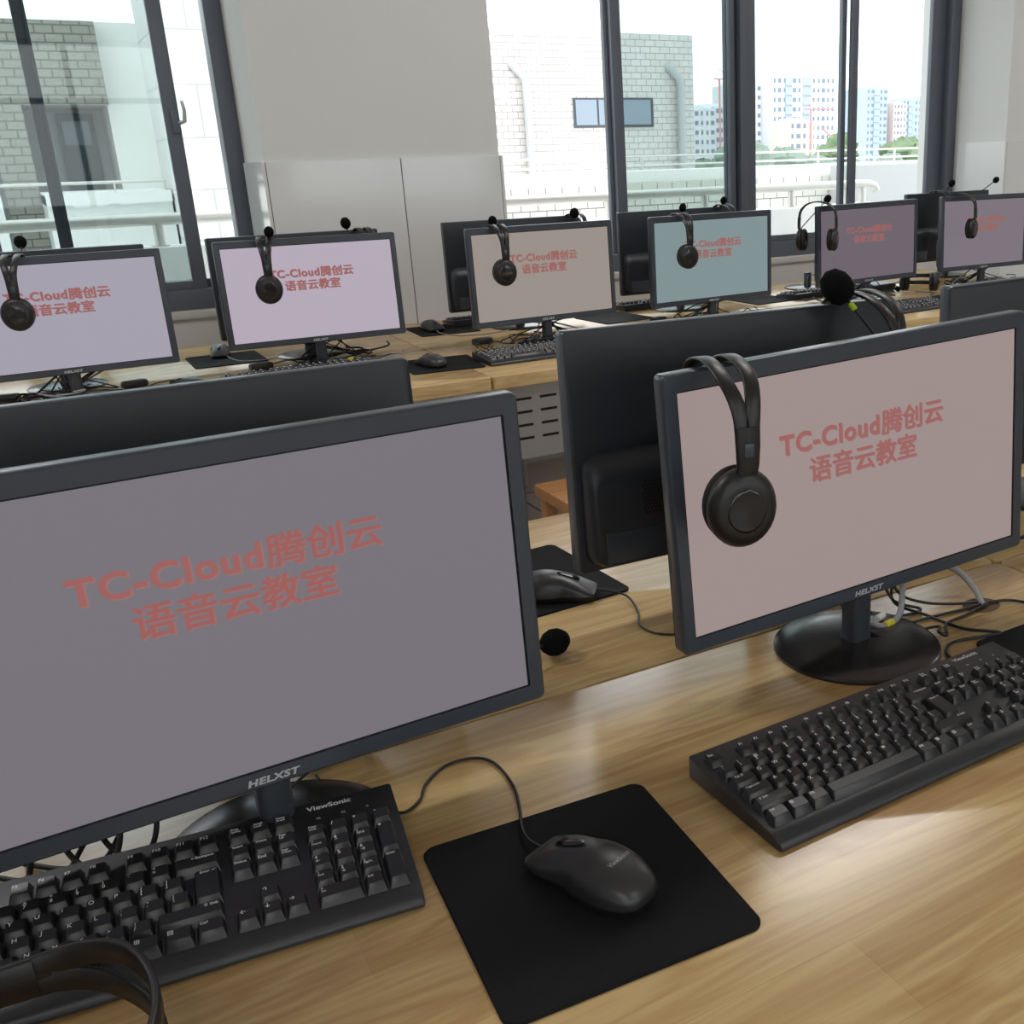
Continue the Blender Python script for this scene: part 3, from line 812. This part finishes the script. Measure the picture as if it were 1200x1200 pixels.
# tangles behind each far monitor
seat = {'M1': 'pale grey', 'M2': 'lilac', 'M3': 'beige', 'M4': 'blue green', 'M5': 'dark mauve', 'M6': 'mauve grey'}
for k, nm in seat.items():
    mx, my = MON[k][0], MON[k][1]
    for j in range(9):
        pts = []; ang = random.uniform(0, 6.28)
        x = mx+random.uniform(-.17, .17); y = my+random.uniform(.00, .06)
        pts.append((mx+random.uniform(-.05, .08), my+.045, .07))
        for q in range(random.randint(5, 8)):
            pts.append((x, y, .004+random.random()*.022))
            x += math.cos(ang)*.055; y += math.sin(ang)*.03; ang += random.uniform(.4, 1.7)*random.choice((-1, 1, 1))
            y = min(max(y, my-.10 if abs(x-mx) > .11 else my+.00), I2[1]+.12); x = min(max(x, mx-.26), mx+.26)
            if (x-mx)**2+(y-my-.0165)**2 < .107**2:
                pts[-1] = (pts[-1][0], pts[-1][1], .016+random.random()*.015)
        cable(pts, 'thin cable in the tangle at the foot of the %s screen' % nm, .0019+.0012*(j % 3 == 0), 'gcable' if j == 3 else 'cable', 'tangled cables at the foot of the %s screen' % nm, n=6)
    t = MB(); t.tube([(mx+.07, my-.02, DZ+.014), (mx+.085, my-.015, DZ+.014)], .0055, 10)
    if k in ('M2', 'M3', 'M4', 'M6'): t.build('cable_tag', M['yellow'], label='small yellow cable tag at the foot of the %s screen' % nm, cat='tag')
    else: t.bm.free()
# power adapters and boxes
def adapter(x, y, r, label, sx=.034, sy=.017, sz=.02, grp='black power adapters among the cables'):
    b = MB(); b.box(-sx, sx, -sy, sy, 0, sz, .006)
    o = b.build('power_adapter', M['kb'], label=label, cat='power adapter', group=grp); o.location = (x, y, DZ+.0005); o.rotation_euler = (0, 0, r)
adapter(.22, 3.415, .3, 'black power adapter right of the stand below the pale grey screen')
adapter(-.10, 3.43, -.3, 'black power adapter left of the stand below the pale grey screen')
adapter(.58, 3.46, .2, 'black power adapter left of the stand below the lilac screen')
adapter(1.30, 3.44, .1, 'black power adapter left of the stand below the beige screen')
adapter(2.00, 3.44, .4, 'black power adapter left of the stand below the blue green screen')
adapter(3.66, 3.545, .1, 'black power adapter below the mauve grey screen at the right')
def box_client(x, y, r, label):
    t = root('thin_client', (x, y, DZ), r, label, 'small computer')
    b = MB(); b.box(-.065, .065, -.055, .055, .002, .034, .005); b.build('case', M['black'], t)
    v = MB()
    for i in range(8): v.box(-.05+i*.012, -.044+i*.012, -.0556, -.0549, .012, .024)
    v.build('vent_slots', M['dark'], t, sm=0)
    f = MB(); f.box(-.05, .05, -.04, .04, 0, .002); f.build('feet', M['dark'], t, sm=0)
box_client(3.205, 3.585, .1, 'small black computer box behind the dark mauve screen')
# bare monitor stand by the window
t = root('monitor_stand', (3.06, 3.89, DZ), 0, 'bare monitor stand with stub neck on the window side table', 'monitor stand')
b = MB(); b.lathe([(.105, 0), (.105, .004), (.10, .007), (.03, .012), (.001, .013)], 40); b.build('stand_base', M['base'], t)
b = MB(); b.box(-.014, .014, -.012, .012, .01, .07, .004); b.build('stand_neck', M['black'], t)
b = MB(); b.box(.13, .139, .03, .039, 0, .07, .002)
o = b.build('webcam_stick', M['kb'], label='short black stick standing right of the bare monitor stand', cat='usb device'); o.location = (3.06, 3.89, DZ)
cable([(3.05, 3.87, .06), (3.01, 3.83, .045), (2.98, 3.79, .02), (2.95, 3.76, .0035), (2.90, 3.74, .0035), (2.88, 3.77, .0035)], 'thin cable arching left off the bare monitor stand', .0018)
cable([(3.07, 3.87, .06), (3.12, 3.83, .04), (3.15, 3.78, .02), (3.17, 3.72, .0035), (3.14, 3.70, .0035)], 'thin cable arching right off the bare monitor stand', .0018)

# ------------------------------------------------------------------ STOOL in the aisle
t = root('wooden_stool', (1.315, 2.60, 0), 0, 'orange wooden stool under the desks of the far row', 'stool')
b = MB(); b.box(-.17, .17, -.12, .12, .42, .455, .006); b.build('seat', M['stool'], t)
for sx in (-1, 1):
    for sy in (-1, 1):
        b = MB(); b.box(sx*.14-.018, sx*.14+.018, sy*.09-.018, sy*.09+.018, 0, .42, .003); b.build('leg', M['stool'], t)
for sy in (-1, 1):
    b = MB(); b.box(-.122, .122, sy*.09-.01, sy*.09+.01, .15, .18, .002); b.build('stretcher', M['stool'], t)

# ------------------------------------------------------------------ ROOM
def struct(name, mb, m=None, sm=0, **kw):
    return mb.build(name, m, None, sm, kind='structure', **kw)
CH = 3.2
XL, XR, YR = -4.2, 7.0, -5.0
PY = 4.10; WY = 4.46
P1 = (.803, 1.685); P2 = 4.53
b = MB(); b.box(XL-.2, XR+.2, YR-.2, 4.75, -.12, 0); struct('floor', b, M['floor'])
b = MB(); b.box(XL-.2, XR+.2, YR-.2, 4.75, CH, CH+.2); struct('ceiling', b, M['ceil'])
WB = DZ+.085; WT = 2.75
b = MB(); b.use(M['wall'])
b.box(P1[0], P1[1], PY, 4.75, 0, CH)
b.box(P2, XR+.2, PY, 4.75, 0, CH)
b.box(-2.95, -2.05, PY, 4.75, 0, CH)
for x0, x1 in ((XL-.2, -2.95), (-2.05, P1[0]), (P1[1], P2)):
    b.use(M['lower']); b.box(x0, x1, WY-.03, 4.75, 0, WB-.03)
    b.use(M['wall']); b.box(x0, x1, WY-.1, 4.75, WT, CH)
struct('wall_front', b)
b = MB(); b.box(XL-.2, XL, YR, 4.75, 0, CH); struct('wall_left', b, M['wall'])
b = MB(); b.box(XR, XR+.2, YR, 4.75, 0, CH); struct('wall_right', b, M['wall'])
b = MB()
xs = [-3.6, -1.1, -.4, 2.1, 2.8, 5.3, 6.0]
b.box(XL, XR, YR-.2, YR, 0, .9); b.box(XL, XR, YR-.2, YR, 2.7, CH)
for x0, x1 in ((XL, -3.6), (-1.1, -.4), (2.1, 2.8), (5.3, XR)): b.box(x0, x1, YR-.2, YR, .9, 2.7)
struct('wall_rear', b, M['wall'])
# sills
n = 0
for x0, x1 in ((-2.05, P1[0]), (P1[1], P2)):
    n += 1
    b = MB(); b.box(x0, x1, WY-.045, WY+.1, WB-.03, WB, .004); struct('trim_%d' % n, b, M['sill'], sm=30)
# glazed tile wainscot on the pillars up to 1.36 m, as slabs with fine open joints
TZ = DZ+.612; th = .012
def tiles(name, x0, x1, left=True, right=True, joints=()):
    b = MB(); b.use(M['tile'])
    xs = [x0] + list(joints) + [x1]
    for a, c in zip(xs, xs[1:]): b.box(a+.0018, c-.0018, PY-th, PY-.001, 0, TZ, .0012)
    b.use(M['tileedge']); b.box(x0+.003, x1-.003, PY-.004, PY-.0005, 0, TZ-.004)
    b.use(M['tile'])
    if left: b.box(x0-th, x0-.001, PY-th, WY-.03, 0, TZ, .0012)
    if right: b.box(x1+.001, x1+th, PY-th, WY-.03, 0, TZ, .0012)
    struct(name, b, sm=0)
tiles('trim_3', P1[0], P1[1], True, True, (P1[0]+.485,))
tiles('trim_4', P2+.0, XR, True, False, (P2+.80, P2+1.6))
# windows
def window(name, x0, x1, glass_list, stiles, mull=None):
    """outer aluminium frame with sashes; stiles: (x0, x1, y0, y1), glass: (x0, x1, y, mat)"""
    z0, z1 = WB, WT
    b = MB(); fw = .062
    b.box(x0, x1, WY, WY+.09, z0, z0+.075, .003); b.box(x0, x1, WY, WY+.09, z1-.06, z1, .003)
    b.box(x0, x0+fw, WY, WY+.09, z0+.075, z1-.06, .003); b.box(x1-fw, x1, WY, WY+.09, z0+.075, z1-.06, .003)
    if mull: b.box(mull-.018, mull+.018, WY-.012, WY+.09, z0+.075, z1-.06, .003)
    w = struct(name, b, M['frame'], sm=30)
    for g0, g1, s0, s1, gy, gm in glass_list:
        s = MB(); y0, y1 = gy-.014, gy+.014; a0, a1 = z0+.072, z1-.058
        s.box(g0, g0+s0, y0, y1, a0, a1, .002); s.box(g1-s1, g1, y0, y1, a0, a1, .002)
        s.box(g0+s0, g1-s1, y0, y1, a0, a0+.035, .002); s.box(g0+s0, g1-s1, y0, y1, a1-.035, a1, .002)
        so = s.build('sash', M['frame'], w, sm=30)
        p = MB(); p.box(g0+s0-.004, g1-s1+.004, gy-.003, gy+.003, a0+.03, a1-.03); p.build('pane', gm, so, sm=0)
    return w
w1 = window('window_1', -2.05, P1[0], [
    (.1705, .745, .012, .002, WY+.062, M['glass']),
    (-.09, .604, .05, .05, WY+.028, M['tint']),
    (-.60, .170, .05, .03, WY+.062, M['glass']),
    (-1.99, -1.25, .05, .05, WY+.028, M['tint']), (-1.33, -.66, .05, .05, WY+.062, M['glass'])], [], -.62)
hz = DZ+.775
b = MB()
b.use(M['frame']); b.box(.574, .600, WY-.004, WY+.013, hz-.055, hz+.03, .004); b.use(M['steel'])
b.tube([(.597, WY-.02, hz-.02), (.612, WY-.035, hz-.015), (.616, WY-.04, hz+.02), (.612, WY-.042, hz+.055)], [.008, .008, .007, .005], 10)
b.build('handle', None, w1)
w2 = window('window_2', P1[1], P2, [
    (2.392, 3.085, .072, .045, WY+.062, M['tint']),
    (2.41, 3.07, .05, .03, WY+.028, M['glass']),
    (3.125, 3.832, .065, .04, WY+.028, M['glass']),
    (3.752, 4.47, .03, .10, WY+.062, M['glass'])], [], 3.104)
n = 2
for x0, x1 in ((-3.6, -1.1), (-.4, 2.1), (2.8, 5.3)):
    n += 1
    b = MB(); y = YR-.12
    b.box(x0, x1, y, y+.07, .9, .96, .003); b.box(x0, x1, y, y+.07, 2.64, 2.7, .003)
    for xx in (x0, (x0+x1)/2-.03, x1-.06): b.box(xx, xx+.06, y, y+.07, .96, 2.64, .003)
    b.box(x0+.06, x1-.06, y+.01, y+.06, 2.05, 2.11, .003)
    w = struct('window_%d' % n, b, M['frame'], sm=30)
    p = MB(); p.box(x0+.05, x1-.05, y+.03, y+.036, .95, 2.65); p.build('pane', M['glass'], w, sm=0)
# ceiling lamps out of view, added and tuned to brighten the interior
lampm = mat('lamp_diffuser', (250, 250, 250), .5, emit=(255, 250, 244), estr=1.0)
for i, (x, y) in enumerate(((-1.0, 2.3), (2.2, 2.3), (5.2, 2.3), (-1.0, -2.4), (2.2, -2.4))):
    t = root('added_ceiling_lamp', (x, y, CH), 0, 'flat white ceiling lamp added out of view to brighten the room', 'lamp', 'unseen ceiling lamps added to brighten the room')
    b = MB(); b.box(-.6, .6, -.15, .15, -.06, -.001, .004); b.build('lamp_body', M['metalw'], t)
    b = MB(); b.box(-.58, .58, -.13, .13, -.066, -.061); b.build('diffuser', lampm, t, sm=0)
    ld = bpy.data.lights.new('fill_light', 'AREA'); ld.shape = 'RECTANGLE'; ld.size = 1.15; ld.size_y = .26; ld.energy = 22 if y > 0 else 20; ld.color = (1, .985, .965)
    lo = bpy.data.objects.new('fill_light', ld); C.objects.link(lo); lo.parent = t; lo.location = (0, 0, -.075)

# ------------------------------------------------------------------ OUTSIDE
b = MB(); b.box(-14, 14, 4.80, 9.0, -.3, -.1); struct('terrace_floor', b, M['exg'])
b = MB(); b.box(-9, 5.38, 5.98, 6.16, -.1, DZ+.228, .01)
b.build('balcony_parapet', M['exw'], None, 30, label='low white parapet wall outside the windows under the steel handrail', cat='wall')
t = root('handrail', (0, 6.05, DZ), 0, 'long round steel handrail outside the windows with curved right end', 'railing')
b = MB(); zr = .360
b.tube([(-9, 0, zr)] + [(x, 0, zr) for x in (-4, 0, 3, 5.2)] + [(5.30, 0, zr-.003), (5.36, 0, zr-.02), (5.375, 0, zr-.05)], .030, 14); b.build('top_rail', M['rail'], t, sm=60)
for x in (-5.1, -4.3, -3.6, -2.9, -2.2, -1.5, -.82, -.1, .63, 1.05, 1.78, 2.48, 3.19, 3.90, 4.61, 5.1, 5.25):
    b = MB(); b.tube([(x, 0, .228), (x, 0, zr)], .024, 12); b.lathe([(.045, .228), (.045, .236)], 16, x, 0); b.build('post', M['rail'], t, sm=60)
b = MB(); b.box(3.0, 8.72, 9.0, 9.4, -1.2, DZ+.345); b.build('tiled_wall', M['exbig'], None, 0, label='low wall of large pale tiles beyond the handrail', cat='wall')
b = MB(); b.box(2.5, 9.0, 9.15, 9.6, DZ+.346, DZ+.455, .005); b.build('roof_kerb', M['exw'], None, 30, label='white roof kerb running above the large pale tiles', cat='kerb')
b = MB(); b.box(7.35, 8.80, 8.55, 8.99, -1.2, DZ+.44, .005); b.build('roof_block', M['exg'], None, 30, label='plain grey block wall at the right end of the large tiled wall', cat='wall')
t = root('roof_railing', (0, 9.5, DZ), 0, 'thin pale roof railing above the white kerb', 'railing')
for z in (.50, .585):
    b = MB(); b.tube([(3, 0, z), (11, 0, z)], .010, 8); b.build('rail', M['rail'], t, sm=60)
for x in [3.2+i*1.1 for i in range(8)]:
    b = MB(); b.tube([(x, 0, .456), (x, 0, .585)], .012, 8); b.build('post', M['rail'], t, sm=60)
# tiled building on the right of the pillar
t = root('tiled_building', (0, 14, DZ), 0, 'white tiled building seen through the open window with a narrow band window', 'building')
b = MB(); b.box(5.73, 8.87, 0, 6, -8, 2.205); b.build('wall', M['extile'], t, sm=0)
b = MB(); b.box(3.5, 5.725, .6, 6, -8, 2.9); b.build('recessed_wall', M['exw'], t, sm=0)
b = MB(); b.box(5.0, 5.727, -.5, .6, 1.33, 1.42); b.build('canopy', M['exg'], t, sm=0)
b = MB(); b.box(5.3, 5.70, .57, .6, .45, .92); b.build('opening', M['exdark'], t, sm=0)
b = MB(); b.use(M['exdark']); b.box(6.90, 8.17, -.02, .01, .975, 1.365); fr = b.build('window', None, t, sm=0)
b = MB(); b.box(6.93, 7.255, -.03, -.021, 1.01, 1.34); b.build('pane', M['exwin'], fr, sm=0)
b = MB(); b.box(7.285, 7.62, -.03, -.021, 1.01, 1.34); b.build('pane', M['exwin'], fr, sm=0)
b = MB(); b.box(7.65, 8.12, -.03, -.021, 1.01, 1.34); b.build('pane', M['exwin'], fr, sm=0)
for x in (6.18, 8.60):
    b = MB(); b.tube([(x-.17, .05, 1.80), (x-.15, -.05, 1.76), (x-.02, -.09, 1.62), (x, -.09, 1.55), (x, -.09, -3)], .055, 10); b.build('downpipe', M['exg'], t, sm=60)
# building seen through the left window
t = root('beige_building', (0, 12, DZ), 0, 'beige tiled building with a recessed balcony door behind the left window', 'building')
b = MB(); b.use(M['extile2'])
b.box(-3.2, 1.02, 0, 5, 1.19, 1.915); b.box(.02, .30, 0, 5, -8, 1.19); b.box(-3.2, -1.2, 0, 5, -8, 1.19)
b.use(M['exw']); b.box(1.022, 1.42, .2, 5, -8, 1.93); b.use(M['exg']); b.box(-1.2, 1.02, 1.0, 5, -8, 1.189)
b.build('wall', None, t, sm=0)
b = MB(); b.box(.60, .93, .95, .999, .30, 1.15); dr = b.build('door', M['door'], t, sm=0)
b = MB(); b.box(.64, .88, .935, .949, .85, 1.08); b.build('door_glass', M['exwin'], dr, sm=0)
b = MB(); b.box(.5, .56, .93, .999, .30, 1.17); b.build('door_frame', M['exg'], t, sm=0)
b = MB(); b.box(-1.1, -.25, .95, .999, .30, 1.15); b.build('balcony_window', M['exwin'], t, sm=0)
b = MB(); b.box(.30, 1.28, -1.2, .18, -.35, .40); b.box(.30, 1.28, -1.25, .2, .32, .42); b.build('balcony_front', M['exw'], t, sm=0)
b = MB(); b.box(-1.2, -.02, -1.2, .18, -.35, .40); b.build('balcony_front', M['exw'], t, sm=0)
b = MB(); b.tube([(-1.2, -1.1, .50), (1.27, -1.1, .50)], .014, 8)
for x in (-1.0, -.3, .4, .85, 1.25): b.tube([(x, -1.1, .40), (x, -1.1, .50)], .01, 6)
b.build('balcony_rail', M['rail'], t, sm=60)
t = root('side_wing', (0, 10.2, DZ), 0, 'pale side wing with large wall panels right of the beige building', 'building')
b = MB(); b.box(1.30, 2.6, 0, 1.2, -6, 2.3); b.build('wall', M['exwing'], t, sm=0)
# white slab under the far buildings
b = MB(); b.box(-900, 900, 20, 1400, -16.2, -16); struct('ground', b, M['ground'])
# towers
def tower(name, x0, x1, y, d, zt, floors, bays, mt, label, band=None, pink=False):
    t = root(name, ((x0+x1)/2, y, 0), 0, label, 'building', 'high buildings on the horizon')
    w = (x1-x0)/2
    b = MB(); b.use(mt); b.box(-w, w, 0, d, -16, zt)
    b.box(-w*.45, w*.30, 1, d-1, zt, zt+.9); b.build('wall', None, t, sm=0)
    fh = (zt+14)/floors
    pw = 2*w/bays
    for k in range(bays):
        m = MB()
        wide = .62 if k % 3 == 1 else .34
        for f in range(floors):
            z = -14+f*fh+fh*.3
            m.box(-w+k*pw+pw*(.5-wide/2), -w+k*pw+pw*(.5+wide/2), -.12, .02, z, z+fh*.45)
        m.build('window_column', M['towin'], t, sm=0)
    if band:
        for bx0, bx1 in band:
            m = MB(); m.box(-w+bx0*2*w, -w+bx1*2*w, -.35, -.02+.0, -16, zt-.4)
            for f in range(floors): m.box(-w+bx0*2*w-.1, -w+bx1*2*w+.1, -.8, -.35, -14+f*fh, -14+f*fh+.35)
            m.build('stair_bay', M['towerb'], t, sm=0)
    return t
Y3 = 300
z = lambda q: q*3+1.3-.6
tower('apartment_tower', 220.5, 247, Y3, 16, 24.6, 13, 13, M['tower'], 'tall white apartment tower on the horizon with rows of small windows', [(.20, .30), (.48, .60)])
tower('apartment_tower', 211.5, 220.4, Y3+6, 16, 22.4, 13, 5, M['tower'], 'lower white wing at the left shoulder of the tall apartment tower')
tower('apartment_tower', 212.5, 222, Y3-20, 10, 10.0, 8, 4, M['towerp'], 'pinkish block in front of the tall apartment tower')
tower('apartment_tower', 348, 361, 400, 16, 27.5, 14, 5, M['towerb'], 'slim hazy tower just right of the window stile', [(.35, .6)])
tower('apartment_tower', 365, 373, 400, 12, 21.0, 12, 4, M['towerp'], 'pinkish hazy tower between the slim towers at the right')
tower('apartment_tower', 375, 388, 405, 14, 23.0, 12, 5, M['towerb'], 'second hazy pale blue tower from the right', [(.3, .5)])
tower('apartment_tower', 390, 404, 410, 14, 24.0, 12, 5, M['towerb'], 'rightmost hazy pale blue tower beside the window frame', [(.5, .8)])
tower('low_apartment_block', 188, 198, Y3, 14, 14.6, 10, 5, M['tower'], 'pale low apartment block left of the centre mullion with regular windows')
tower('low_apartment_block', 198.5, 205, Y3+3, 14, 15.5, 10, 4, M['tower'], 'white low apartment block beside the centre mullion')
def crane(x, y, zt, jib, label, tiltj=0):
    t = root('tower_crane', (x, y, 0), 0, label, 'crane', 'construction cranes on the horizon')
    b = MB(); b.box(-.22, .22, -.22, .22, -16, zt, .0); b.build('mast', M['crane'], t, sm=0)
    b = MB(); b.tube([(-jib*.3, 0, zt), (jib, 0, zt+tiltj)], .2, 6); b.build('jib', M['crane'], t, sm=0)
    b = MB(); b.tube([(-jib*.3, 0, zt), (0, 0, zt+3), (jib*.6, 0, zt+tiltj*.6)], .1, 5); b.build('stay', M['crane'], t, sm=0)
crane(196.5, Y3-5, 23, 6, 'thin construction crane left of the centre mullion')
crane(213, Y3-30, 13, 9, 'pink construction crane in front of the tall tower at its left')
crane(218.5, Y3-35, 2.5, -5, 'pink crane with slanted jib low in front of the tall tower', 5)
# trees
def tree(x, y, zt, w, label, m, gr):
    t = root('tree', (x, y, -16), 0, label, 'tree', gr)
    b = MB(); b.tube([(0, 0, 0), (.1, 0, (zt+16)*.6)], [w*.09, w*.04], 8); b.build('trunk', M['trunk'], t, sm=60)
    b = MB(); rnd = random.Random(int(x*10)+int(y)); hgt = (zt+16)
    for k in range(20):
        a = rnd.uniform(0, 6.28); rr = rnd.uniform(0, w*.42); cz = hgt-w*.35-rnd.uniform(0, 1)*hgt*.45; s = w*rnd.uniform(.13, .26)
        me = []
        for i in range(7):
            ph = PI*i/6; ring = []
            for j in range(9):
                th_ = 2*PI*j/9; q = s*(1+rnd.uniform(-.22, .22))
                ring.append((rr*math.cos(a)+q*math.sin(ph)*math.cos(th_)+.001*j, rr*math.sin(a)+q*math.sin(ph)*math.sin(th_), cz-q*.9*math.cos(ph)))
            me.append(ring)
        b.loops(me)
    b.build('canopy', m, t, sm=30)
rnd = random.Random(3)
k = 0
for i in range(34):
    x = 100+i*4.6+rnd.uniform(-1, 1); y = (143, 157)[i % 2]+rnd.uniform(-2, 2)
    u = i/33
    zt = 2.6+rnd.uniform(-.9, .9)+(3.4 if x > 131 else (0 if x > 108 else 2.6))
    tree(x, y, zt, 9+rnd.uniform(-1, 2), 'green tree in the belt of trees below the towers', M['leaf'] if x > 128 else M['leaf2'], 'belt of trees below the towers')

# ------------------------------------------------------------------ LIGHT
w = bpy.data.worlds.new('World'); S.world = w; w.use_nodes = True
nt = w.node_tree; bg = nt.nodes['Background']
tc = nt.nodes.new('ShaderNodeTexCoord'); nz = nt.nodes.new('ShaderNodeTexNoise'); nz.inputs['Scale'].default_value = 2.2; nz.inputs['Detail'].default_value = 5
nt.links.new(tc.outputs['Generated'], nz.inputs['Vector'])
r = nt.nodes.new('ShaderNodeValToRGB'); r.color_ramp.elements[0].position = .35; r.color_ramp.elements[0].color = (.88, .95, 1.0, 1)
r.color_ramp.elements[1].position = .65; r.color_ramp.elements[1].color = (1, 1, 1, 1)
nt.links.new(nz.outputs['Fac'], r.inputs['Fac']); nt.links.new(r.outputs['Color'], bg.inputs['Color'])
bg.inputs['Strength'].default_value = 3.1

# ------------------------------------------------------------------ CAMERA
cd = bpy.data.cameras.new('camera'); cam = bpy.data.objects.new('camera', cd); C.objects.link(cam)
R_ = Vector((0.85023168, -0.52568408, -0.02761050)); U_ = Vector((0.19144628, 0.25993081, 0.94645882)); F_ = Vector((0.49036152, 0.80999520, -0.32164167))
m = Matrix((( R_.x, U_.x, -F_.x, 0), (R_.y, U_.y, -F_.y, 0), (R_.z, U_.z, -F_.z, DZ+.59895), (0, 0, 0, 1)))
cam.matrix_world = m
cd.sensor_width = 36; cd.lens = 1235.874/1200*36; cd.shift_x = -200/1200; cd.clip_start = .02; cd.clip_end = 3000
S.camera = cam
S.view_settings.view_transform = 'Standard'; S.view_settings.look = 'None'; S.view_settings.gamma = 1
S.view_settings.exposure = 0.0
S.cycles.use_denoising = True
S.cycles.max_bounces = 8; S.cycles.transparent_max_bounces = 16
S.cycles.sample_clamp_indirect = 6
